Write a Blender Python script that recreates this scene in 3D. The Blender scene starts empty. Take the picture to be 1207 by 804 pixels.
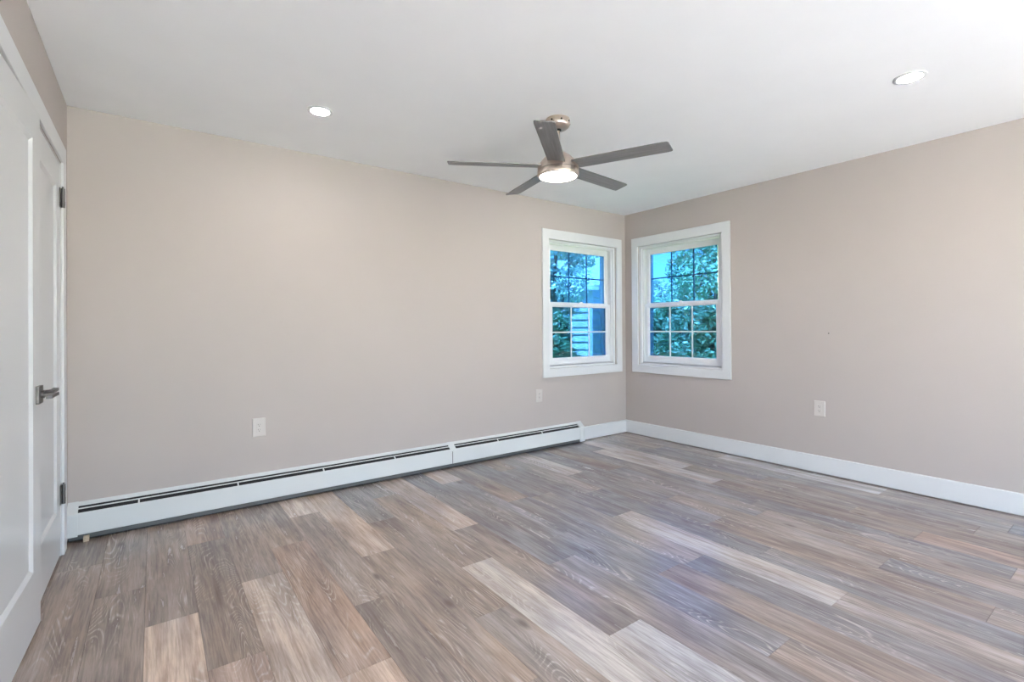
import bpy, bmesh, math, random
from mathutils import Vector, Matrix

random.seed(7)
C = bpy.context.scene.collection
PI = math.pi

# ------------------------------------------------------------------ dimensions
XL, XB, YA, YS = -0.3896, 4.2940, 3.6861, -2.40     # left, right, back, front wall faces
ZC = 2.44                                            # ceiling
WT = 0.15                                            # wall thickness

# ------------------------------------------------------------------ camera
cd = bpy.data.cameras.new('camera')
cam = bpy.data.objects.new('camera', cd); C.objects.link(cam)
cd.sensor_fit = 'HORIZONTAL'; cd.sensor_width = 36.0
cd.lens = 575.868 / 1207 * 36
cd.shift_x = 0.0
cd.shift_y = -(402 - 385.28) / 1207
cd.clip_start = 0.02; cd.clip_end = 500
yaw, pit, rol = 0.6332, 0.0044, -0.0061
f = Vector((math.sin(yaw) * math.cos(pit), math.cos(yaw) * math.cos(pit), math.sin(pit)))
r0 = Vector((math.cos(yaw), -math.sin(yaw), 0)); u0 = r0.cross(f)
rr = math.cos(rol) * r0 + math.sin(rol) * u0
uu = -math.sin(rol) * r0 + math.cos(rol) * u0
M = Matrix(((rr.x, uu.x, -f.x, 0), (rr.y, uu.y, -f.y, 0), (rr.z, uu.z, -f.z, 1.1684), (0, 0, 0, 1)))
cam.matrix_world = M
S = bpy.context.scene
S.camera = cam

# ------------------------------------------------------------------ world, sun, exposure
S.view_settings.view_transform = 'Standard'
S.view_settings.look = 'None'
S.view_settings.exposure = 0.38
S.view_settings.gamma = 1.0
S.view_settings.use_curve_mapping = False
w = bpy.data.worlds.new('world'); S.world = w; w.use_nodes = True
nt = w.node_tree; nt.nodes.clear()
sky = nt.nodes.new('ShaderNodeTexSky'); sky.sky_type = 'NISHITA'
sky.sun_disc = False; sky.sun_elevation = math.radians(58); sky.sun_rotation = math.radians(250)
sky.altitude = 50; sky.air_density = 1.0; sky.dust_density = 0.6; sky.ozone_density = 1.5
bg = nt.nodes.new('ShaderNodeBackground'); bg.inputs['Strength'].default_value = 1.4
wo = nt.nodes.new('ShaderNodeOutputWorld')
nt.links.new(sky.outputs[0], bg.inputs[0]); nt.links.new(bg.outputs[0], wo.inputs[0])

sl = bpy.data.lights.new('sun', 'SUN'); sl.energy = 54.0; sl.angle = math.radians(1.0); sl.color = (1.0, 0.965, 0.93)
so = bpy.data.objects.new('sun', sl); C.objects.link(so)
so.rotation_euler = Vector((0.50, 0.30, -0.92)).to_track_quat('-Z', 'Y').to_euler()

DOWNLIGHT = 160.0      # radiance of the recessed lamps' lenses
FANLIGHT = 40.0       # radiance of the fan's opal lens
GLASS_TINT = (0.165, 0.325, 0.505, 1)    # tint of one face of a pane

# ------------------------------------------------------------------ node helpers
def mat(name):
    m = bpy.data.materials.new(name); m.use_nodes = True
    m.node_tree.nodes.clear()
    return m, m.node_tree

def nd(nt, kind, ins=None, **props):
    n = nt.nodes.new(kind)
    for k, v in props.items(): setattr(n, k, v)
    for k, v in (ins or {}).items():
        s = n.inputs[k]
        if hasattr(v, 'is_output'): nt.links.new(v, s)
        else: s.default_value = v
    return n

def mth(nt, op, a, b=0.0, c=0.0):
    n = nd(nt, 'ShaderNodeMath', {0: a, 1: b, 2: c}, operation=op)
    return n.outputs[0]

def mixc(nt, fac, a, b, mode='MIX'):
    n = nt.nodes.new('ShaderNodeMix'); n.data_type = 'RGBA'; n.blend_type = mode
    for i, v in ((0, fac), (6, a), (7, b)):
        if hasattr(v, 'is_output'): nt.links.new(v, n.inputs[i])
        else: n.inputs[i].default_value = v
    return n.outputs[2]

def ramp(nt, fac, stops):
    n = nt.nodes.new('ShaderNodeValToRGB')
    cr = n.color_ramp
    while len(cr.elements) > 1: cr.elements.remove(cr.elements[-1])
    cr.elements[0].position = stops[0][0]; cr.elements[0].color = stops[0][1]
    for p, c in stops[1:]:
        e = cr.elements.new(p); e.color = c
    nt.links.new(fac, n.inputs[0])
    return n.outputs[0]

def g(v): return (v, v, v, 1)

def out(nt, shader):
    o = nt.nodes.new('ShaderNodeOutputMaterial'); nt.links.new(shader, o.inputs[0])

def simple(name, col, rough=0.5, metal=0.0, bump=0.0, bscale=200.0, var=0.03, vscale=3.0, spec=0.5):
    """painted or plain surface: slight mottling plus an optional fine bump"""
    m, nt = mat(name)
    tc = nd(nt, 'ShaderNodeTexCoord')
    nz = nd(nt, 'ShaderNodeTexNoise', {'Vector': tc.outputs['Object'], 'Scale': vscale, 'Detail': 3.0})
    lo = tuple(c * (1 - var) for c in col) + (1,); hi = tuple(min(1, c * (1 + var)) for c in col) + (1,)
    cc = ramp(nt, nz.outputs[0], [(0.35, lo), (0.65, hi)])
    p = nd(nt, 'ShaderNodeBsdfPrincipled', {'Base Color': cc, 'Roughness': rough, 'Metallic': metal, 'Specular IOR Level': spec})
    if bump:
        n2 = nd(nt, 'ShaderNodeTexNoise', {'Vector': tc.outputs['Object'], 'Scale': bscale, 'Detail': 4.0})
        b = nd(nt, 'ShaderNodeBump', {'Height': n2.outputs[0], 'Strength': bump, 'Distance': 0.002})
        nt.links.new(b.outputs[0], p.inputs['Normal'])
    out(nt, p.outputs[0])
    return m

def emissive(name, col, s):
    m, nt = mat(name)
    e = nd(nt, 'ShaderNodeEmission', {'Color': col + (1,), 'Strength': s})
    out(nt, e.outputs[0]); return m

def brushed(name, col, rough=0.32, aniso=0.6, scale=(4, 4, 300)):
    m, nt = mat(name)
    tc = nd(nt, 'ShaderNodeTexCoord')
    mp = nd(nt, 'ShaderNodeMapping', {'Vector': tc.outputs['Object'], 'Scale': scale})
    nz = nd(nt, 'ShaderNodeTexNoise', {'Vector': mp.outputs[0], 'Scale': 1.0, 'Detail': 4.0})
    rg = ramp(nt, nz.outputs[0], [(0.3, g(rough * 0.8)), (0.7, g(rough * 1.25))])
    p = nd(nt, 'ShaderNodeBsdfPrincipled', {'Base Color': col + (1,), 'Roughness': rg, 'Metallic': 1.0, 'Anisotropic': aniso})
    out(nt, p.outputs[0]); return m

# ------------------------------------------------------------------ materials
M_wall = simple('wall_paint', (0.462, 0.410, 0.386), 0.7, bump=0.12, bscale=260, var=0.012, vscale=1.5, spec=0.3)
M_ceil = simple('ceiling_paint', (0.92, 0.92, 0.915), 0.85, bump=0.1, bscale=160, var=0.01, spec=0.2)
M_trim = simple('trim_white', (0.68, 0.68, 0.685), 0.35, var=0.01)
M_door = simple('door_white', (0.62, 0.62, 0.625), 0.28, var=0.01)
M_vinyl = simple('vinyl_white', (0.74, 0.74, 0.75), 0.3, var=0.01)
M_heat = simple('heater_enamel', (0.66, 0.67, 0.665), 0.4, var=0.015)
M_heatlow = simple('heater_lower_grey', (0.10, 0.105, 0.105), 0.5)
M_black = simple('slot_black', (0.012, 0.012, 0.012), 0.7)
M_fin = simple('fin_metal', (0.06, 0.06, 0.06), 0.5, metal=0.6)
M_plate = simple('outlet_plastic', (0.57, 0.525, 0.495), 0.35, var=0.01)
M_slot = simple('outlet_slot', (0.05, 0.045, 0.04), 0.6)
M_nickel = brushed('brushed_nickel', (0.62, 0.53, 0.465), 0.36)
M_hardware = brushed('satin_nickel_hardware', (0.15, 0.142, 0.138), 0.40, 0.2)
M_shim = simple('shim_wood', (0.46, 0.37, 0.27), 0.7, var=0.15, vscale=60)
M_down = emissive('lamp_lens_glow', (1.0, 0.97, 0.94), DOWNLIGHT)
M_fanl = emissive('fan_lens_glow', (1.0, 0.95, 0.88), FANLIGHT)

def blade_mat():
    m, nt = mat('grey_wood_blade')
    tc = nd(nt, 'ShaderNodeTexCoord')
    mp = nd(nt, 'ShaderNodeMapping', {'Vector': tc.outputs['Object'], 'Scale': (3, 70, 20)})
    nz = nd(nt, 'ShaderNodeTexNoise', {'Vector': mp.outputs[0], 'Scale': 1.0, 'Detail': 6.0, 'Roughness': 0.65})
    c = ramp(nt, nz.outputs[0], [(0.3, (0.14, 0.135, 0.135, 1)), (0.55, (0.2, 0.195, 0.195, 1)), (0.75, (0.25, 0.245, 0.24, 1))])
    p = nd(nt, 'ShaderNodeBsdfPrincipled', {'Base Color': c, 'Roughness': 0.45})
    out(nt, p.outputs[0]); return m
M_blade = blade_mat()

def glass_mat(name, tint):
    m, nt = mat(name)
    t = nd(nt, 'ShaderNodeBsdfTransparent', {'Color': tint})
    gl = nd(nt, 'ShaderNodeBsdfGlossy', {'Color': (1, 1, 1, 1), 'Roughness': 0.02})
    lw = nd(nt, 'ShaderNodeLayerWeight', {'Blend': 0.5})
    fr = mth(nt, 'ADD', mth(nt, 'MULTIPLY', mth(nt, 'POWER', lw.outputs['Facing'], 5.0), 0.9), 0.035)
    mx = nd(nt, 'ShaderNodeMixShader', {0: fr, 1: t.outputs[0], 2: gl.outputs[0]})
    out(nt, mx.outputs[0]); return m
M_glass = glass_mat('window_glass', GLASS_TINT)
M_clear = glass_mat('clear_glass', (0.98, 0.985, 0.985, 1))

def screen_mat():
    m, nt = mat('insect_mesh')
    t = nd(nt, 'ShaderNodeBsdfTransparent', {'Color': (1, 1, 1, 1)})
    d = nd(nt, 'ShaderNodeBsdfDiffuse', {'Color': (0.03, 0.035, 0.035, 1)})
    mx = nd(nt, 'ShaderNodeMixShader', {0: 0.22, 1: t.outputs[0], 2: d.outputs[0]})
    out(nt, mx.outputs[0]); return m
M_screen = screen_mat()

def floor_mat():
    m, nt = mat('vinyl_plank')
    tc = nd(nt, 'ShaderNodeTexCoord')
    tone = nd(nt, 'ShaderNodeAttribute', attribute_name='plank_tone')
    off = nd(nt, 'ShaderNodeAttribute', attribute_name='plank_offset')
    pos = nd(nt, 'ShaderNodeVectorMath', {0: tc.outputs['Object'], 1: off.outputs['Vector']}, operation='ADD').outputs[0]
    def stretched(sx, sy, detail=5.0, rough=0.6, dist=0.0):
        mp = nd(nt, 'ShaderNodeMapping', {'Vector': pos, 'Scale': (sx, sy, 1)})
        return nd(nt, 'ShaderNodeTexNoise', {'Vector': mp.outputs[0], 'Scale': 1.0, 'Detail': detail, 'Roughness': rough, 'Distortion': dist}).outputs[0]
    streak = stretched(26, 2.2, 5, 0.62, 0.6)
    blotch = stretched(7, 2.0, 3, 0.55, 0.3)
    fine = stretched(150, 6.0, 4, 0.65)
    hue = stretched(5, 1.2, 2, 0.5)
    # limed cathedral grain: contour lines of a stretched noise field
    field = stretched(6.5, 1.1, 1.5, 0.45, 0.25)
    band = mth(nt, 'PINGPONG', mth(nt, 'MULTIPLY', field, 42.0), 0.5)
    line = ramp(nt, band, [(0.0, g(1)), (0.20, g(0))])
    lmask = ramp(nt, stretched(9, 1.6, 3, 0.5), [(0.50, g(0)), (0.62, g(1))])
    lfine = ramp(nt, fine, [(0.4, g(0.2)), (0.6, g(1))])
    lines = mth(nt, 'MULTIPLY', mth(nt, 'MULTIPLY', line, lmask), lfine)
    dark = mixc(nt, ramp(nt, streak, [(0.34, g(1)), (0.62, g(0))]), (1.06, 1.06, 1.06, 1), (0.66, 0.63, 0.62, 1))
    base = mixc(nt, 1.0, tone.outputs['Color'], dark, 'MULTIPLY')
    bl = mixc(nt, ramp(nt, blotch, [(0.36, g(1)), (0.6, g(0))]), (1, 1, 1, 1), (0.74, 0.73, 0.74, 1))
    base = mixc(nt, 1.0, base, bl, 'MULTIPLY')
    fn = mixc(nt, ramp(nt, fine, [(0.32, g(1)), (0.6, g(0))]), (1.12, 1.12, 1.12, 1), (0.74, 0.73, 0.72, 1))
    base = mixc(nt, 1.0, base, fn, 'MULTIPLY')
    warm = mixc(nt, ramp(nt, hue, [(0.4, g(0)), (0.62, g(1))]), (0.97, 0.995, 1.03, 1), (1.035, 0.995, 0.95, 1))
    base = mixc(nt, 1.0, base, warm, 'MULTIPLY')
    base = mixc(nt, mth(nt, 'MULTIPLY', lines, 0.55), base, (0.74, 0.67, 0.60, 1))
    knot = nd(nt, 'ShaderNodeTexVoronoi', {'Vector': nd(nt, 'ShaderNodeMapping', {'Vector': pos, 'Scale': (5.2, 1.9, 1)}).outputs[0], 'Scale': 1.0, 'Randomness': 1.0})
    kf = ramp(nt, knot.outputs['Distance'], [(0.03, g(0.75)), (0.11, g(0))])
    base = mixc(nt, kf, base, (0.10, 0.075, 0.06, 1))
    rg = ramp(nt, streak, [(0.3, g(0.28)), (0.7, g(0.20))])
    bmp = nd(nt, 'ShaderNodeBump', {'Height': fine, 'Strength': 0.12, 'Distance': 0.001})
    p = nd(nt, 'ShaderNodeBsdfPrincipled', {'Base Color': base, 'Roughness': rg, 'Normal': bmp.outputs[0], 'Specular IOR Level': 0.9})
    out(nt, p.outputs[0]); return m
M_floor = floor_mat()

# ------------------------------------------------------------------ mesh helpers
def box(bm, x0, x1, y0, y1, z0, z1):
    vs = [bm.verts.new((x, y, z)) for z in (z0, z1) for y in (y0, y1) for x in (x0, x1)]
    for q in ((0, 2, 3, 1), (4, 5, 7, 6), (0, 1, 5, 4), (2, 6, 7, 3), (0, 4, 6, 2), (1, 3, 7, 5)):
        bm.faces.new([vs[i] for i in q])
    return vs

def prism(bm, pts, axis, a, b):
    """extrude a closed 2-D outline along an axis ('x','y','z')"""
    def P(p, t):
        return {'x': (t, p[0], p[1]), 'y': (p[0], t, p[1]), 'z': (p[0], p[1], t)}[axis]
    A = [bm.verts.new(P(p, a)) for p in pts]; B = [bm.verts.new(P(p, b)) for p in pts]
    n = len(pts)
    bm.faces.new(A); bm.faces.new(B[::-1])
    for i in range(n): bm.faces.new((A[i], B[i], B[(i + 1) % n], A[(i + 1) % n]))

def ring(bm, l, r, b, t, il, ir, ib, it, w0, w1, iw0=None):
    """mitred rectangular frame in the xz plane between depths w0 (front) and w1; iw0 = front depth at the inner edge"""
    if iw0 is None: iw0 = w0
    O = [(l, b), (r, b), (r, t), (l, t)]; I = [(il, ib), (ir, ib), (ir, it), (il, it)]
    fo = [bm.verts.new((x, w0, z)) for x, z in O]; fi = [bm.verts.new((x, iw0, z)) for x, z in I]
    bo = [bm.verts.new((x, w1, z)) for x, z in O]; bi = [bm.verts.new((x, w1, z)) for x, z in I]
    for i in range(4):
        j = (i + 1) % 4
        bm.faces.new((fo[i], fo[j], fi[j], fi[i])); bm.faces.new((bo[j], bo[i], bi[i], bi[j]))
        bm.faces.new((fo[j], fo[i], bo[i], bo[j])); bm.faces.new((fi[i], fi[j], bi[j], bi[i]))

def lathe(bm, prof, n=48, cx=0, cy=0, close=True):
    """revolve (r, z) profile about z"""
    rings = []
    for r, z in prof:
        if r < 1e-6: rings.append([bm.verts.new((cx, cy, z))])
        else: rings.append([bm.verts.new((cx + r * math.cos(2 * PI * k / n), cy + r * math.sin(2 * PI * k / n), z)) for k in range(n)])
    for a, b in zip(rings, rings[1:]):
        for k in range(n):
            k2 = (k + 1) % n
            if len(a) == 1 and len(b) == 1: break
            if len(a) == 1: bm.faces.new((a[0], b[k2], b[k]))
            elif len(b) == 1: bm.faces.new((a[k], a[k2], b[0]))
            else: bm.faces.new((a[k], a[k2], b[k2], b[k]))

def cyl(bm, p, q, r, n=20):
    p, q = Vector(p), Vector(q); d = (q - p).normalized()
    a = d.orthogonal().normalized(); b = d.cross(a)
    A = [bm.verts.new(p + r * (math.cos(2 * PI * k / n) * a + math.sin(2 * PI * k / n) * b)) for k in range(n)]
    B = [bm.verts.new(v.co + (q - p)) for v in A]
    bm.faces.new(A[::-1]); bm.faces.new(B)
    for k in range(n): bm.faces.new((A[k], A[(k + 1) % n], B[(k + 1) % n], B[k]))

def obj(name, bm, m, parent=None, bevel=0.0, smooth=False, segs=2):
    bmesh.ops.recalc_face_normals(bm, faces=bm.faces)
    me = bpy.data.meshes.new(name); bm.to_mesh(me); bm.free()
    me.materials.append(m)
    o = bpy.data.objects.new(name, me); C.objects.link(o)
    if parent: o.parent = parent
    if smooth:
        for p in me.polygons: p.use_smooth = True
        md = o.modifiers.new('edges', 'EDGE_SPLIT'); md.split_angle = math.radians(38)
    if bevel:
        md = o.modifiers.new('bevel', 'BEVEL'); md.width = bevel; md.segments = segs
        md.limit_method = 'ANGLE'; md.angle_limit = math.radians(40)
    return o

def BM(): return bmesh.new()

def empty(name, loc=(0, 0, 0), rz=0.0, parent=None):
    o = bpy.data.objects.new(name, None); C.objects.link(o)
    o.location = loc; o.rotation_euler = (0, 0, rz); o.empty_display_size = 0.1
    if parent: o.parent = parent
    return o

def tag(o, label, cat, group=None):
    o['label'] = label; o['category'] = cat
    if group: o['group'] = group
    return o

def struct(o, label=None, cat=None):
    o['kind'] = 'structure'
    if label: o['label'] = label
    if cat: o['category'] = cat
    return o

def copy_tree(o, parent=None):
    c = o.copy(); C.objects.link(c)
    if parent: c.parent = parent
    for ch in list(o.children): copy_tree(ch, c)
    return c

# ------------------------------------------------------------------ room shell
W1C, W2C = 3.6435, 3.0063          # window centres along their walls
WH = 0.4935                        # half width of the wall opening
WZ0, WZ1 = 0.772, 2.060

def wall_with_hole(name, h0, h1, z0, z1, a, b, place, top=ZC + 0.12):
    bm = BM()
    for (s0, s1, c0, c1) in ((a, h0, -0.05, top), (h1, b, -0.05, top), (h0, h1, -0.05, z0), (h0, h1, z1, top)):
        if s1 - s0 > 1e-4 and c1 - c0 > 1e-4: box(bm, *place(s0, s1), c0, c1)
    return obj(name, bm, M_wall)

struct(wall_with_hole('wall_back', W1C - WH, W1C + WH, WZ0, WZ1, XL - WT, XB + WT, lambda s, e: (s, e, YA, YA + WT)),
       'beige painted back wall with the heater along its foot', 'wall')
struct(wall_with_hole('wall_right', W2C - WH, W2C + WH, WZ0, WZ1, YS - WT, YA, lambda s, e: (XB, XB + WT, s, e)),
       'beige painted right wall with one outlet', 'wall')
DY1 = 3.455; LW = 0.752; DY0 = DY1 - 2 * LW - 0.004     # doorway in the left wall
DTOP = 2.05
o = wall_with_hole('wall_left', DY0, DY1, -0.05, DTOP, YS - WT, YA, lambda s, e: (XL - WT, XL, s, e))
struct(o, 'beige painted left wall around the double doors', 'wall')
bm = BM(); box(bm, XL - 0.80, XL - 0.76, DY0 - 0.3, DY1 + 0.2, -0.05, 2.3)
box(bm, XL - 0.76, XL - WT, DY0 - 0.34, DY0 - 0.30, -0.05, 2.3); box(bm, XL - 0.76, XL - WT, DY1 + 0.2, DY1 + 0.24, -0.05, 2.3)
box(bm, XL - 0.80, XL - WT, DY0 - 0.34, DY1 + 0.24, 2.3, 2.34); box(bm, XL - 0.76, XL - WT, DY0 - 0.3, DY1 + 0.2, -0.05, -0.01)
struct(obj('wall_closet', bm, M_wall))
PX0, PX1, PZ1 = -0.22, 3.45, 2.18
struct(wall_with_hole('wall_front', PX0, PX1, 0.02, PZ1, XL, XB, lambda s, e: (s, e, YS - WT, YS)),
       'wall behind the viewer with a wide glazed opening added to light the room', 'wall')
bm = BM(); box(bm, XL - WT - 0.6, XB + WT, YS - WT, YA + WT, ZC + 0.0005, ZC + 0.10)
struct(obj('ceiling', bm, M_ceil), 'smooth white painted ceiling', 'ceiling')

# floor of vinyl planks laid towards the back wall: one mesh, each plank keeps its own tone
PITCH, EDGE0, PLEN = 0.1783, -0.0310, 1.211
LIGHT, PALE, PINK, MID, DARK, GREY, TAUPE = 'LIGHT', 'PALE', 'PINK', 'MID', 'DARK', 'GREY', 'TAUPE'
TONES = {LIGHT: (0.61, 0.49, 0.41), PALE: (0.60, 0.53, 0.475), PINK: (0.455, 0.335, 0.272), MID: (0.385, 0.308, 0.262),
         DARK: (0.335, 0.268, 0.228), GREY: (0.325, 0.288, 0.275), TAUPE: (0.40, 0.338, 0.300)}
# row: (one end joint y, {index of plank counted down from that joint upwards: tone})
ROWS = {-2: (3.213, {-1: MID, 0: DARK}), -1: (2.80, {-1: MID, 0: MID}), 0: (2.415, {-1: LIGHT, 0: MID}), 1: (3.19, {0: PINK, -1: DARK, -2: PINK}),
        2: (2.572, {-1: LIGHT, 0: MID}), 3: (2.88, {-1: PINK, 0: MID, -2: LIGHT}), 4: (3.279, {0: LIGHT, -1: MID, -2: DARK}),
        5: (2.489, {0: LIGHT, -1: MID, -2: TAUPE}), 6: (1.686, {0: DARK, -1: TAUPE, 1: GREY}), 7: (2.086, {-1: PALE, 0: MID, -2: MID}),
        8: (2.497, {0: LIGHT, -1: DARK, -2: PALE}), 9: (1.85, {-1: TAUPE, 0: GREY}), 10: (3.291, {0: LIGHT, -1: GREY, -2: GREY}),
        11: (2.68, {-1: GREY, 0: MID}), 12: (1.45, {-1: GREY, 0: TAUPE}), 13: (2.078, {-1: PALE, 0: GREY, -2: TAUPE}),
        14: (2.492, {0: TAUPE, -1: GREY, -2: GREY}), 15: (2.878, {0: PALE, -1: GREY, -2: MID}), 16: (2.078, {-1: TAUPE, 0: GREY, -2: GREY}),
        17: (1.56, {-1: MID, 0: GREY}), 18: (1.676, {-1: GREY, 0: GREY, -2: LIGHT}), 19: (3.29, {-1: PALE, 0: GREY, -2: DARK, -3: PINK}),
        20: (2.45, {-1: TAUPE, 0: PALE, -2: DARK}), 21: (1.90, {-1: DARK, 0: GREY}), 22: (3.0, {-1: GREY, 0: MID}), 23: (1.243, {0: PALE, -1: MID, 1: MID}),
        24: (2.7, {-1: DARK, 0: MID})}
def build_floor():
    rnd = random.Random(11)
    verts, faces, tones, offs = [], [], [], []
    y_lo, y_hi = YS - 0.10, YA + 0.02
    base_z, e, dz = -0.0022, 0.0007, 0.0022
    for k in range(-4, 26):
        x0 = EDGE0 + PITCH * k; x1 = x0 + PITCH
        x0c, x1c = max(x0, XL - 0.15), min(x1, XB + 0.02)
        if x1c - x0c < 0.003: continue
        j, tn = ROWS.get(k, (rnd.uniform(0.5, 3.5), {}))
        for i in range(-5, 5):
            a, b = j + i * PLEN, j + (i + 1) * PLEN
            a, b = max(a, y_lo), min(b, y_hi)
            if b - a < 0.004: continue
            t = TONES[tn.get(i, rnd.choice([MID, GREY, DARK, TAUPE, MID, GREY]))]
            v = rnd.uniform(0.93, 1.07)
            if k >= 8: t = (t[0] * 0.90, t[1] * 0.945, t[2] * 1.02)      # cool window sheen painted into the planks towards the right wall
            t = tuple(c * v for c in t) + (1.0,)
            of = (rnd.uniform(-40, 40), rnd.uniform(-40, 40), rnd.uniform(0, 9))
            n = len(verts)
            verts += [(x0c, a, base_z), (x1c, a, base_z), (x1c, b, base_z), (x0c, b, base_z),
                      (x0c + e, a + e, 0), (x1c - e, a + e, 0), (x1c - e, b - e, 0), (x0c + e, b - e, 0)]
            fs = [(n + 4, n + 5, n + 6, n + 7)] + [(n + q, n + (q + 1) % 4, n + 4 + (q + 1) % 4, n + 4 + q) for q in range(4)]
            faces += fs; tones += [t] * len(fs); offs += [of] * len(fs)
    n = len(verts)                                    # slab under the planks
    X0, X1, Y0, Y1 = XL - 0.15, XB + 0.02, y_lo, y_hi
    verts += [(X0, Y0, base_z - 0.05), (X1, Y0, base_z - 0.05), (X1, Y1, base_z - 0.05), (X0, Y1, base_z - 0.05)]
    faces.append((n + 3, n + 2, n + 1, n)); tones.append((0.2, 0.16, 0.13, 1)); offs.append((0, 0, 0))
    me = bpy.data.meshes.new('floor'); me.from_pydata(verts, [], faces); me.update()
    at = me.attributes.new('plank_tone', 'FLOAT_COLOR', 'FACE')
    ao = me.attributes.new('plank_offset', 'FLOAT_VECTOR', 'FACE')
    for i in range(len(faces)):
        at.data[i].color = tones[i]; ao.data[i].vector = offs[i]
    me.materials.append(M_floor)
    o = bpy.data.objects.new('floor', me); C.objects.link(o)
    return o
struct(build_floor(), 'grey brown wood look plank floor with a few pale planks', 'floor')

# baseboards
def baseboard(name, pts_axis, a, b, sgn):
    bm = BM()
    prof = [(0, 0.008), (0.015, 0.008), (0.015, 0.134), (0.0135, 0.138), (0.010, 0.1405), (0, 0.1405)]
    if pts_axis == 'x': prism(bm, [(YA - p, z) for p, z in prof], 'x', a, b)
    elif sgn > 0: prism(bm, [(XL + p, z) for p, z in prof], 'y', a, b)
    else: prism(bm, [(XB - p, z) for p, z in prof], 'y', a, b)
    return struct(obj(name, bm, M_trim))
baseboard('baseboard_back', 'x', 3.582, XB - 0.0152, 1)
baseboard('baseboard_right', 'y', YS, YA, -1)
baseboard('baseboard_left', 'y', YS, DY0 - 0.096, 1)

# ------------------------------------------------------------------ double doors in the left wall
bm = BM()                                             # casing: head and two legs, mitred
cw, ct = 0.094, 0.012
def left_ring(bm, y0, y1, zt, iy0, iy1, izt, x0, x1):
    O = [(y0, 0.0005), (y0, zt), (y1, zt), (y1, 0.0005)]; I = [(iy0, 0.0005), (iy0, izt), (iy1, izt), (iy1, 0.0005)]
    for i in range(3):
        q = [O[i], O[i + 1], I[i + 1], I[i]]
        A = [bm.verts.new((x0, y, z)) for y, z in q]; B = [bm.verts.new((x1, y, z)) for y, z in q]
        bm.faces.new(A); bm.faces.new(B[::-1])
        for k in range(4): bm.faces.new((A[k], B[k], B[(k + 1) % 4], A[(k + 1) % 4]))
left_ring(bm, DY0 - cw, DY1 + cw, DTOP + 0.10, DY0, DY1, DTOP + 0.004, XL, XL + ct)
struct(obj('trim_1', bm, M_trim, bevel=0.0025), 'flat white casing around the double doors', 'door casing')
bm = BM()                                             # jamb lining inside the opening
left_ring(bm, DY0 + 0.0, DY1 - 0.0, DTOP, DY0 + 0.003, DY1 - 0.003, DTOP - 0.003, XL - WT, XL - 0.0005)
left_ring(bm, DY0 + 0.003, DY1 - 0.003, DTOP - 0.003, DY0 + 0.018, DY1 - 0.018, DTOP - 0.018, XL - 0.085, XL - 0.048)   # stop
struct(obj('trim_2', bm, M_trim))

def door_leaf(name, label, hinge_y, sgn, ang):
    """leaf in local coords: x out into the room, y from hinge to leading edge (sgn), z up"""
    e = struct(empty(name, (XL - 0.0025, hinge_y, 0.012), ang), label, 'door')
    W, Hh, T = LW - 0.004, DTOP - 0.012 - 0.008, 0.038
    st, rb, rt = 0.118, 0.240, 0.132
    def to(bm):
        for v in bm.verts:                            # ring() builds (u, depth, v): turn into (-depth, sgn*u, v)
            u, d, z = v.co; v.co = (-d, sgn * u, z)
    bm = BM(); ring(bm, 0.002, W, 0, Hh, st, W - st, rb, Hh - rt, 0.0, T); to(bm)
    obj('frame', bm, M_door, e, bevel=0.0012)
    bm = BM(); ring(bm, st, W - st, rb, Hh - rt, st + 0.012, W - st - 0.012, rb + 0.014, Hh - rt - 0.014, 0.0005, T * 0.5, 0.0100)
    box(bm, st + 0.011, W - st - 0.011, 0.0100, T * 0.5, rb + 0.013, Hh - rt - 0.013); to(bm)
    obj('panel', bm, M_door, e)
    # lever handle
    h = empty('lever_handle', (0, sgn * (W - 0.045), 0.909), 0, e)
    bm = BM(); box(bm, 0.0, 0.011, -0.035, 0.035, -0.035, 0.035); obj('rosette', bm, M_hardware, h, bevel=0.0015)
    bm = BM(); cyl(bm, (0.011, 0, 0), (0.020, 0, 0), 0.015); cyl(bm, (0.018, 0, 0), (0.050, 0, 0), 0.0095)
    obj('neck', bm, M_hardware, h, smooth=True)
    bm = BM()
    y0, y1 = (-sgn * -0.012, -sgn * 0.118)
    box(bm, 0.043, 0.062, min(y0, y1), max(y0, y1), -0.0065, 0.0065)
    obj('lever', bm, M_hardware, h, bevel=0.002)
    # butt hinges
    for z in (0.308, 1.856):
        hg = empty('hinge', (0.006, -sgn * 0.001, z), 0, e)
        bm = BM(); cyl(bm, (0.006, 0, -0.05), (0.006, 0, 0.05), 0.0078, 16); cyl(bm, (0.006, 0, 0.05), (0.006, 0, 0.060), 0.0042, 12)
        obj('knuckle', bm, M_hardware, hg, smooth=True)
        bm = BM(); box(bm, -0.0055, -0.003, min(0, sgn * 0.03), max(0, sgn * 0.03), -0.05, 0.05)
        obj('hinge_leaf', bm, M_hardware, hg)
        bm = BM()
        for dz in (-0.028, 0.028): cyl(bm, (0.0126, 0, dz - 0.011), (0.0126, 0, dz + 0.011), 0.0016, 8)
        obj('screw_slot', bm, M_black, hg)
    return e
door_leaf('door_1', 'far white double door leaf hinged beside the heater', DY1 - 0.003, -1, 0.0)
door_leaf('door_2', 'near white double door leaf standing slightly ajar, at the left edge', DY0 + 0.003, 1, -math.radians(2.0))

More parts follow.
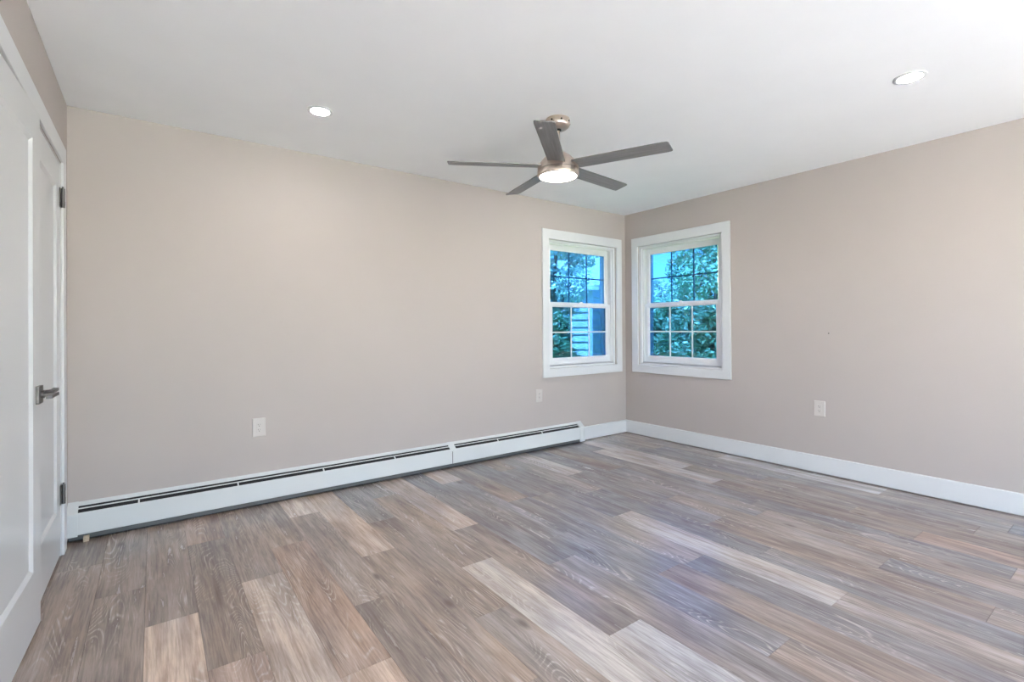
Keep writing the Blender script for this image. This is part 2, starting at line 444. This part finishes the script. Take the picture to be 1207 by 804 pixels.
# ------------------------------------------------------------------ windows
def window(name, loc, rz, label):
    e = struct(empty(name, loc, rz), label, 'window')
    bm = BM(); ring(bm, -0.5735, 0.5735, 0.687, 2.155, -WH, WH, WZ0, WZ1, -0.020, 0.0)
    obj('casing', bm, M_trim, e, bevel=0.003)
    # vinyl frame lining the opening, stepped
    bm = BM()
    ring(bm, -WH, WH, WZ0, WZ1, -0.462, 0.462, WZ0 + 0.020, WZ1 - 0.022, 0.012, 0.15)
    ring(bm, -0.462, 0.462, WZ0 + 0.020, WZ1 - 0.022, -0.447, 0.447, WZ0 + 0.030, WZ1 - 0.034, 0.030, 0.036)
    ring(bm, -0.462, 0.462, WZ0 + 0.020, WZ1 - 0.022, -0.440, 0.440, WZ0 + 0.026, WZ1 - 0.030, 0.112, 0.19)
    obj('frame', bm, M_vinyl, e, bevel=0.0015)
    bm = BM()                                           # sloping sill at the foot of the frame
    prism(bm, [(0.030, WZ0 + 0.018), (0.140, WZ0 + 0.018), (0.150, WZ0 + 0.020), (0.150, WZ0 + 0.026), (0.030, WZ0 + 0.034)], 'x', -0.4615, 0.4615)
    obj('sill', bm, M_vinyl, e)
    def sash(nm, w0, w1, b, t, gb, gt, go):
        bm = BM(); ring(bm, -0.445, 0.445, b, t, -0.402, 0.402, gb - 0.012, gt + 0.012, w0, w1)
        ring(bm, -0.402, 0.402, gb - 0.012, gt + 0.012, -0.391, 0.391, gb, gt, w0 + 0.005, w1 - 0.004, w0 + 0.012)
        s = obj(nm, bm, M_vinyl, e, bevel=0.0012)
        wm = (w0 + w1) / 2
        bm = BM(); box(bm, -0.3925, 0.3925, wm + go - 0.0015, wm + go + 0.0015, gb - 0.001, gt + 0.001); obj('glass_pane', bm, M_glass, s)
        bm = BM()
        for x in (-0.391 / 3, 0.391 / 3): box(bm, x - 0.0065, x + 0.0065, wm - 0.002, wm + 0.004, gb, gt)
        zc = (gb + gt) / 2; box(bm, -0.391, 0.391, wm - 0.0025, wm + 0.0045, zc - 0.0065, zc + 0.0065)
        obj('muntin_grid', bm, M_vinyl, s)
        return s
    sash('upper_sash', 0.076, 0.106, 1.400, 2.026, 1.443, 1.966, -0.009)
    s = sash('lower_sash', 0.040, 0.072, 0.806, 1.431, 0.872, 1.390, 0.0085)
    bm = BM(); box(bm, -0.028, 0.028, 0.044, 0.068, 1.431, 1.441); box(bm, -0.010, 0.022, 0.040, 0.052, 1.441, 1.449)
    obj('sash_lock', bm, M_vinyl, s, bevel=0.002)
    bm = BM(); ring(bm, -0.4395, 0.4395, 0.80, 1.425, -0.426, 0.426, 0.815, 1.408, 0.118, 0.126)
    sc = obj('screen_frame', bm, M_vinyl, e)
    bm = BM(); box(bm, -0.426, 0.426, 0.1215, 0.1225, 0.815, 1.408)
    obj('insect_mesh', bm, M_screen, sc)
    return e
window('window_1', (W1C, YA, 0), 0.0, 'white double hung window in the back wall left of the room corner')
window('window_2', (XB, W2C, 0), -PI / 2, 'white double hung window in the right wall, right of the room corner')
e = struct(empty('added_opening', ((PX0 + PX1) / 2, YS, 0), PI))    # unseen glazed opening added behind the viewer to let daylight in
hw = (PX1 - PX0) / 2
bm = BM(); ring(bm, -hw, hw, 0.02, PZ1, -hw + 0.05, hw - 0.05, 0.07, PZ1 - 0.05, 0.01, 0.14); box(bm, -0.035, 0.035, 0.05, 0.10, 0.07, PZ1 - 0.05)
obj('frame', bm, M_vinyl, e)
bm = BM(); box(bm, -hw + 0.04, hw - 0.04, 0.073, 0.078, 0.06, PZ1 - 0.04); obj('glass_pane', bm, M_clear, e)

# ------------------------------------------------------------------ baseboard heater
HX0, HX1 = XL + 0.0005, 3.578
hy = YA - 0.065
heat = tag(empty('baseboard_heater', (0, YA, 0)), 'long white metal baseboard heater with slotted top along the back wall', 'heater')
def hp(y, z): return (y - YA, z)
SL = [(0.0, 0.205), (-0.065, 0.155)]                     # sloping top: wall side, room side
def sp(t, d=0.0):                                        # point on the slope at fraction t, lifted by d
    nx, nz = -0.05 / 0.082, 0.065 / 0.082
    return (SL[0][0] + t * (SL[1][0] - SL[0][0]) + nx * d, SL[0][1] + t * (SL[1][1] - SL[0][1]) + nz * d)
def sheet(bm, pts, x0, x1, th=0.0016):
    """bent sheet metal: polyline in yz thickened inwards, extruded along x"""
    P = [Vector(p) for p in pts]; off = []
    for i, p in enumerate(P):
        d = Vector((0, 0))
        for a, b in ((i - 1, i), (i, i + 1)):
            if 0 <= a and b < len(P):
                t = (P[b] - P[a]).normalized(); d += Vector((t.y, -t.x))
        off.append(p - d.normalized() * th * -1)
    prism(bm, [tuple(p) for p in P] + [tuple(p) for p in reversed(off)], 'x', x0, x1)
bm = BM(); sheet(bm, [(-0.0015, 0.03), (-0.0015, 0.2045), sp(0.0), sp(0.30), (sp(0.30)[0], sp(0.30)[1] - 0.004)], HX0 + 0.02, HX1 - 0.02)
obj('back_panel', bm, M_heat, heat)
SPL = 2.03
for a, b in ((HX0 + 0.03, SPL - 0.0025), (SPL + 0.0025, HX1 - 0.04)):
    bm = BM(); sheet(bm, [sp(0.93), sp(1.0), (-0.065, 0.040), (-0.060, 0.037)], a, b)
    obj('front_panel', bm, M_heat, heat, bevel=0.0008)
bm = BM(); sheet(bm, [sp(0.55, 0.001), sp(0.64, 0.001)], HX0 + 0.045, HX1 - 0.06)
obj('damper', bm, M_heat, heat)
bm = BM(); prism(bm, [(-0.004, 0.046), (-0.004, 0.193), (-0.058, 0.1515), (-0.058, 0.046)], 'x', HX0 + 0.03, HX1 - 0.05)
obj('fin_shade_block', bm, M_black, heat)  # solid fin block, painted black for the shade inside the slots
bm = BM(); prism(bm, [(-0.061, 0.012), (-0.045, 0.012), (-0.045, 0.044), (-0.058, 0.044), (-0.058, 0.036), (-0.061, 0.034)], 'x', HX0 + 0.01, HX1 - 0.03)
obj('lower_rail', bm, M_heatlow, heat)
bm = BM(); box(bm, HX0 + 0.005, HX1 - 0.02, -0.040, -0.002, 0.001, 0.04)
obj('base', bm, M_black, heat)  # black box stands in for the shadowed gap under the heater
def endcap(x0, x1, nm, low):
    bm = BM(); prism(bm, [(0, low), (0, 0.2075), sp(0.0, 0.004), sp(1.0, 0.004), (-0.0700, 0.154), (-0.0700, low)], 'x', x0, x1)
    o = obj(nm, bm, M_heat, heat, bevel=0.0012)
    bm = BM(); ring(bm, x0 + 0.010, x1 - 0.010, low + 0.012, 0.142, x0 + 0.0125, x1 - 0.0125, low + 0.0145, 0.1395, -0.0712, -0.0698)
    obj('pressed_rim', bm, M_heat, o)
    return o
endcap(HX0, -0.342, 'end_cap', 0.030)
endcap(3.512, HX1, 'end_cap', 0.012)
bm = BM(); prism(bm, [sp(0.0, 0.0005), sp(0.0, 0.003), sp(1.0, 0.003), (-0.0685, 0.154), (-0.0685, 0.140), (-0.066, 0.140), (-0.066, 0.153), sp(0.98, 0.0005)], 'x', SPL - 0.022, SPL + 0.034)
obj('splice_cover', bm, M_heat, heat, bevel=0.0006)
for x in (-0.075, 0.44, 0.98, 1.52, 2.5, 3.02):
    bm = BM(); prism(bm, [sp(0.63, 0.0), sp(0.95, 0.0), sp(0.95, -0.005), sp(0.63, -0.005)], 'x', x, x + 0.008)
    obj('damper_bracket', bm, M_heat, heat)
bm = BM(); box(bm, -0.315, -0.291, -0.100 + YA, -0.030 + YA, 0.0, 0.0012); bm.free()
bm = BM(); prism(bm, [(YA - 0.088, 0.0), (YA - 0.060, 0.0), (YA - 0.060, 0.0275), (YA - 0.084, 0.0275)], 'x', -0.317, -0.292)
tag(obj('wooden_shim', bm, M_shim, bevel=0.001), 'small tan wooden block on the floor under the heater near the doors', 'wood block')

# ------------------------------------------------------------------ outlets
def outlet_proto():
    e = empty('electrical_outlet', (0, 0, 0))
    bm = BM(); ring(bm, -0.041, 0.041, -0.0625, 0.0625, -0.036, 0.036, -0.0575, 0.0575, -0.0035, 0.0, -0.0065)
    box(bm, -0.037, 0.037, -0.0065, -0.0005, -0.0585, 0.0585)
    obj('cover_plate', bm, M_plate, e, bevel=0.001)
    bm = BM(); box(bm, -0.0165, 0.0165, -0.0085, -0.006, -0.0335, 0.0335)
    r = obj('receptacle', bm, M_plate, e, bevel=0.001)
    for s in (-1, 1):
        bm = BM()
        box(bm, -0.0075, -0.0052, -0.0092, -0.0080, s * 0.017 - 0.001, s * 0.017 + 0.007)
        box(bm, 0.0052, 0.0072, -0.0092, -0.0080, s * 0.017, s * 0.017 + 0.006)
        cyl(bm, (0, -0.0092, s * 0.017 - 0.007), (0, -0.0080, s * 0.017 - 0.007), 0.0026, 12)
        obj('socket_slots', bm, M_slot, r)
    for s in (-1, 1):
        bm = BM(); cyl(bm, (0, -0.0078, s * 0.0475), (0, -0.006, s * 0.0475), 0.003, 14)
        obj('screw', bm, M_plate, e)
    return e
op = outlet_proto()
op.location = (0.575, YA, 0.513)
tag(op, 'beige double outlet low on the back wall, left of both windows and nearest the doors', 'outlet', 'wall outlets')
o2 = copy_tree(op); o2.location = (3.027, YA, 0.519)
tag(o2, 'beige double outlet on the back wall just below the left window', 'outlet', 'wall outlets')
o3 = copy_tree(op); o3.location = (XB, 1.6975, 0.517); o3.rotation_euler = (0, 0, -PI / 2)
tag(o3, 'beige double outlet low on the right wall above its baseboard', 'outlet', 'wall outlets')
bm = BM(); cyl(bm, (XB - 0.004, 1.6276, 1.1187), (XB, 1.6276, 1.1187), 0.004, 10); cyl(bm, (XB - 0.0055, 1.6276, 1.1187), (XB - 0.004, 1.6276, 1.1187), 0.005, 10)
tag(obj('nail', bm, M_hardware), 'tiny nail left in the right wall above the outlet', 'nail')

# ------------------------------------------------------------------ recessed ceiling lights
def downlight():
    e = empty('recessed_light', (0, 0, ZC))
    bm = BM(); lathe(bm, [(0.070, 0.0004), (0.070, -0.003), (0.066, -0.0055), (0.054, -0.0055), (0.050, -0.002), (0.050, 0.0004)], 40)
    obj('trim_ring', bm, M_trim, e, smooth=True)
    bm = BM(); lathe(bm, [(0.0, -0.003), (0.050, -0.003), (0.050, -0.0005), (0.0, -0.0005)], 40)
    obj('lamp_lens', bm, M_down, e)
    return e
dl = downlight(); G = 'recessed ceiling lights'
spots = [(0.783, 2.937, 'lit round recessed light in the ceiling left of the fan'),
         (3.115, 0.800, 'lit round recessed light in the ceiling right of the fan, near the right wall'),
         (3.115, 2.937, 'lit round recessed light hidden behind the fan blade nearest the corner windows'),
         (0.783, 0.800, 'lit round recessed light in the ceiling above the double doors')]
for i, (x, y, lab) in enumerate(spots):
    o = dl if i == 0 else copy_tree(dl)
    o.location = (x, y, ZC); tag(o, lab, 'ceiling light', G)

# ------------------------------------------------------------------ ceiling fan
FX, FY = 1.986, 2.222
fan = tag(empty('ceiling_fan', (FX, FY, ZC)), 'five-bladed ceiling fan with grey blades, nickel body and lit round lens', 'ceiling fan')
def fz(z): return z - ZC
bm = BM(); lathe(bm, [(0.0, 0.0), (0.072, 0.0), (0.074, -0.004), (0.074, -0.030), (0.070, -0.044), (0.056, -0.056), (0.034, -0.062), (0.0, -0.062)])
can = obj('canopy', bm, M_nickel, fan, smooth=True)
for a in (200, 245, 290, 335):
    ca, sa = math.cos(math.radians(a)), math.sin(math.radians(a))
    bm = BM(); cyl(bm, (0.070 * ca, 0.070 * sa, -0.024), (0.0775 * ca, 0.0775 * sa, -0.024), 0.0055, 14)
    obj('screw', bm, M_black, can)
bm = BM(); lathe(bm, [(0.0, -0.06), (0.0125, -0.06), (0.0125, fz(2.235)), (0.0, fz(2.235))], 24)
obj('downrod', bm, M_nickel, fan, smooth=True)
bm = BM(); lathe(bm, [(0.0, -0.0605), (0.020, -0.0605), (0.021, -0.066), (0.016, -0.071), (0.0, -0.071)], 24)
obj('hanger_ball', bm, M_black, fan, smooth=True)
bm = BM(); lathe(bm, [(0.0, fz(2.262)), (0.022, fz(2.262)), (0.026, fz(2.256)), (0.030, fz(2.236)), (0.052, fz(2.230)), (0.078, fz(2.212)), (0.100, fz(2.188)),
                      (0.118, fz(2.160)), (0.124, fz(2.146)), (0.124, fz(2.131)), (0.0, fz(2.131))], 64)
obj('motor_housing', bm, M_nickel, fan, smooth=True)
bm = BM(); lathe(bm, [(0.0, fz(2.1315)), (0.1225, fz(2.1315)), (0.1225, fz(2.128)), (0.0, fz(2.128))], 64); obj('seam_ring', bm, M_black, fan)
bm = BM(); lathe(bm, [(0.0, fz(2.1285)), (0.1245, fz(2.1285)), (0.1255, fz(2.126)), (0.1255, fz(2.098)), (0.1240, fz(2.0935)), (0.1220, fz(2.0915)), (0.1115, fz(2.0915)), (0.1115, fz(2.1)), (0.0, fz(2.1))], 64)
obj('light_ring', bm, M_nickel, fan, smooth=True)
bm = BM(); lathe(bm, [(0.0, fz(2.0985)), (0.1110, fz(2.0985)), (0.1110, fz(2.0930)), (0.106, fz(2.0912)), (0.07, fz(2.0895)), (0.0, fz(2.0885))], 64)
obj('lamp_lens', bm, M_fanl, fan, smooth=True)
pitch = math.radians(-9.7)
for k in range(5):
    a = math.radians(150.5) - k * math.radians(72)
    bm = BM()
    out_pts = [(0.098, -0.052), (0.63, -0.0545), (0.655, -0.052), (0.662, -0.044), (0.668, 0.044), (0.662, 0.052), (0.64, 0.0545), (0.098, 0.052)]
    prism(bm, out_pts, 'z', -0.003, 0.003)
    b = obj('blade', bm, M_blade, fan, bevel=0.0012)
    b.rotation_mode = 'XYZ'
    b.matrix_local = Matrix.Translation((0, 0, fz(2.154))) @ Matrix.Rotation(a, 4, 'Z') @ Matrix.Rotation(pitch, 4, 'X')
    bm = BM(); prism(bm, [(0.085, -0.03), (0.128, -0.036), (0.128, 0.036), (0.085, 0.03)], 'z', 0.003, 0.011)
    obj('blade_bracket', bm, M_nickel, b, bevel=0.001)

# ------------------------------------------------------------------ outdoors
GZ = -0.55
M_lawn = simple('lawn', (0.16, 0.25, 0.07), 0.9, var=0.25, vscale=0.8, bump=0.4, bscale=20)
M_bounce = simple('bounce_stone', (0.80, 0.78, 0.74), 0.8, var=0.05)  # unseen pale patio, added to bounce sunlight up onto the ceiling
M_road = simple('road_asphalt', (0.22, 0.23, 0.24), 0.8, var=0.06)
bm = BM(); box(bm, -60, 110, -60, 110, GZ - 0.2, GZ)
struct(obj('ground_lawn', bm, M_lawn), 'lawn outside the windows', 'lawn')
bm = BM(); box(bm, -4, 9, YS - WT - 8, YS - WT - 0.02, GZ, -0.06)
struct(obj('ground_bounce_patio', bm, M_bounce))

M_siding = simple('clapboard', (0.62, 0.64, 0.66), 0.7, var=0.10, vscale=7)
M_shingle = simple('roof_shingle', (0.46, 0.46, 0.46), 0.85, var=0.35, vscale=9)
def at(px, dist, z=GZ):
    """a spot on the lawn in the direction of photo column px, dist metres from the camera"""
    d = f + rr * ((px - 603.5) / 575.868); d.z = 0
    p = d.normalized() * dist
    return (p.x, p.y, z)
h = tag(empty('neighbor_house', at(697, 13), math.radians(-62)), 'low pale clapboard outbuilding seen through the left window', 'house')
bm = BM(); box(bm, -4.5, 0, 0, 4, 0, 2.75)
for k in range(14):                                     # lapped boards on the two faces in view
    z0, z1 = 0.196 * k, 0.196 * (k + 1)
    prism(bm, [(0.0, z0), (-0.045, z0), (-0.045, z0 + 0.012), (0.0, z1)], 'x', -4.5, 0.0)
    prism(bm, [(0.0, z0), (0.045, z0), (0.045, z0 + 0.012), (0.0, z1)], 'y', 0.0, 4.0)
obj('wall', bm, M_siding, h)
bm = BM(); box(bm, -0.07, 0.05, -0.05, 0.07, 0, 2.75); obj('corner_board', bm, M_trim, h)
bm = BM(); cyl(bm, (-0.62, -0.10, 0.0), (-0.62, -0.10, 2.72), 0.045, 12); obj('downspout', bm, M_trim, h, smooth=True)
bm = BM(); prism(bm, [(-0.30, 2.70), (2, 3.72), (4.30, 2.70), (4.30, 2.82), (2, 3.86), (-0.30, 2.82)], 'x', -4.8, 0.3); obj('roof', bm, M_shingle, h)
bm = BM(); prism(bm, [(0, 2.75), (4, 2.75), (2, 3.64)], 'x', -4.5, 0.0); obj('gable', bm, M_siding, h)

def leaf_mat(name, c0, c1):
    m, nt = mat(name)
    tc = nd(nt, 'ShaderNodeTexCoord')
    nz = nd(nt, 'ShaderNodeTexNoise', {'Vector': tc.outputs['Object'], 'Scale': 3.0, 'Detail': 3.0})
    c = ramp(nt, nz.outputs[0], [(0.35, c0 + (1,)), (0.65, c1 + (1,))])
    d = nd(nt, 'ShaderNodeBsdfDiffuse', {'Color': c}); t = nd(nt, 'ShaderNodeBsdfTranslucent', {'Color': c})
    gl = nd(nt, 'ShaderNodeBsdfGlossy', {'Color': (0.9, 0.95, 0.9, 1), 'Roughness': 0.35})
    m1 = nd(nt, 'ShaderNodeMixShader', {0: 0.3, 1: d.outputs[0], 2: t.outputs[0]})
    m2 = nd(nt, 'ShaderNodeMixShader', {0: 0.10, 1: m1.outputs[0], 2: gl.outputs[0]})
    out(nt, m2.outputs[0]); return m
M_leaf = leaf_mat('leaf_green', (0.26, 0.42, 0.24), (0.56, 0.72, 0.50))
M_leafp = leaf_mat('leaf_haze_pale', (0.50, 0.58, 0.48), (0.80, 0.85, 0.76))  # haze and overexposure put into the leaf colour
M_leafd = leaf_mat('leaf_dark', (0.15, 0.30, 0.15), (0.36, 0.56, 0.30))
M_bark = simple('bark', (0.14, 0.11, 0.085), 0.9, var=0.25, vscale=8, bump=0.6, bscale=30)

def crown_mesh(name, blobs, n, size, m, parent, rnd):
    vs, fs = [], []
    tot = sum(b[3] * b[3] for b in blobs)
    for (bx, by, bz, br) in blobs:
        for _ in range(int(n * br * br / tot)):
            d = Vector((rnd.gauss(0, 1), rnd.gauss(0, 1), rnd.gauss(0, 1))).normalized()
            p = Vector((bx, by, bz)) + d * br * rnd.uniform(0.55, 1.05) * Vector((1, 1, 0.85)).length / 1.65
            a = Vector((rnd.gauss(0, 1), rnd.gauss(0, 1), rnd.gauss(0, 0.6))).normalized(); b = a.orthogonal().normalized()
            b = (Matrix.Rotation(rnd.uniform(0, 6.28), 3, a) @ b)
            s = size * rnd.uniform(0.6, 1.4); k = len(vs)
            c = a.cross(b) * s * 0.15
            vs += [tuple(p - a * s), tuple(p + b * s * 0.45 + c), tuple(p + a * s), tuple(p - b * s * 0.45 + c)]
            fs.append((k, k + 1, k + 2, k + 3))
    me = bpy.data.meshes.new(name); me.from_pydata(vs, [], fs); me.materials.append(m)
    o = bpy.data.objects.new(name, me); C.objects.link(o); o.parent = parent
    return o

def trunk_mesh(name, segs, parent):
    bm = BM()
    for (p, q, r1, r2) in segs:
        p, q = Vector(p), Vector(q); d = (q - p).normalized(); a = d.orthogonal().normalized(); b = d.cross(a)
        A = [bm.verts.new(p + r1 * (math.cos(k * PI / 5) * a + math.sin(k * PI / 5) * b)) for k in range(10)]
        B = [bm.verts.new(q + r2 * (math.cos(k * PI / 5) * a + math.sin(k * PI / 5) * b)) for k in range(10)]
        bm.faces.new(A[::-1]); bm.faces.new(B)
        for k in range(10): bm.faces.new((A[k], A[(k + 1) % 10], B[(k + 1) % 10], B[k]))
    return obj(name, bm, M_bark, parent, smooth=True)

def tree(name, label, cat, loc, height, spread, trunk_h, leaf, m, n, seed, nb=11):
    rnd = random.Random(seed)
    e = tag(empty(name, loc), label, cat, None)
    blobs, segs = [], []
    if trunk_h > 0: segs.append(((0, 0, 0), (0.05 * spread, 0, trunk_h), 0.05 * spread + 0.03, 0.035 * spread + 0.02))
    top = (0.05 * spread, 0, trunk_h)
    for i in range(nb):
        a = i * 2.399; t = (i + 0.5) / nb
        rad = spread * math.sin(PI * min(0.97, 0.18 + 0.8 * t)) * rnd.uniform(0.45, 0.8)
        z = trunk_h + (height - trunk_h) * (0.10 + 0.80 * t)
        b = (rad * math.cos(a), rad * math.sin(a), z, spread * rnd.uniform(0.32, 0.48))
        blobs.append(b); segs.append((top, b[:3], 0.02 * spread + 0.012, 0.010))
    crown_mesh('foliage', blobs, n, leaf, m, e, rnd)
    trunk_mesh('trunk' if trunk_h > 0.6 else 'stems', segs, e)
    return e

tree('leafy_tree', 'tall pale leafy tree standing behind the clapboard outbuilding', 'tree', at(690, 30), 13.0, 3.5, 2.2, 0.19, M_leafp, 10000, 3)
tree('leafy_tree', 'broad green tree rising at the right of the right window', 'tree', at(842, 29), 8.6, 2.7, 1.8, 0.15, M_leaf, 9000, 5, 14)
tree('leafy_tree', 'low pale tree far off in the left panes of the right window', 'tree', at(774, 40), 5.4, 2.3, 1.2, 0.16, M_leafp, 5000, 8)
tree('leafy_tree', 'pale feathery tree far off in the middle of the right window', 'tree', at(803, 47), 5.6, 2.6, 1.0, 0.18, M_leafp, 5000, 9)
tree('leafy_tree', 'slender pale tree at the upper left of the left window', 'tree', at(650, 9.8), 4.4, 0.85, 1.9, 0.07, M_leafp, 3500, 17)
tree('garden_shrub', 'dark shrub at the left edge of the left window', 'shrub', at(652, 8.2), 2.2, 0.50, 0.15, 0.05, M_leafd, 5000, 12, 12)
tree('garden_shrub', 'low dark shrub at the foot of the clapboard outbuilding', 'shrub', at(668, 11.0), 1.3, 0.50, 0.1, 0.05, M_leafd, 3000, 13, 9)
for i, (px, d, hgt, sp_, lab) in enumerate([
        (768, 24, 3.0, 1.5, 'far dense green shrub in the lower left panes of the right window'),
        (792, 19.5, 2.7, 1.25, 'dense green shrub in the lower middle panes of the right window'),
        (818, 15.5, 2.4, 1.05, 'dense green shrub right of centre in the lower sash of the right window'),
        (846, 12, 2.2, 0.9, 'nearest dense green shrub in the lower right panes of the right window')]):
    tree('garden_shrub', lab, 'shrub', at(px, d), hgt, sp_, 0.1, 0.006 * d, M_leafd if i % 2 else M_leaf, 5200, 20 + i, 13)
for i, (px, d, hgt) in enumerate([(945, 40, 7.5), (1085, 38, 8.0)]):
    t = tree('leafy_tree', 'leafy tree on the far lawn, hidden past the right side of the right window', 'tree', at(px, d), hgt, 2.0, 1.6, 0.17, M_leaf, 5000, 40 + i, 12)
    t['group'] = 'trees on the far lawn'
bm = BM(); box(bm, 18, 110, -10, 6.5, GZ - 0.05, GZ + 0.02)
struct(obj('ground_road', bm, M_road))
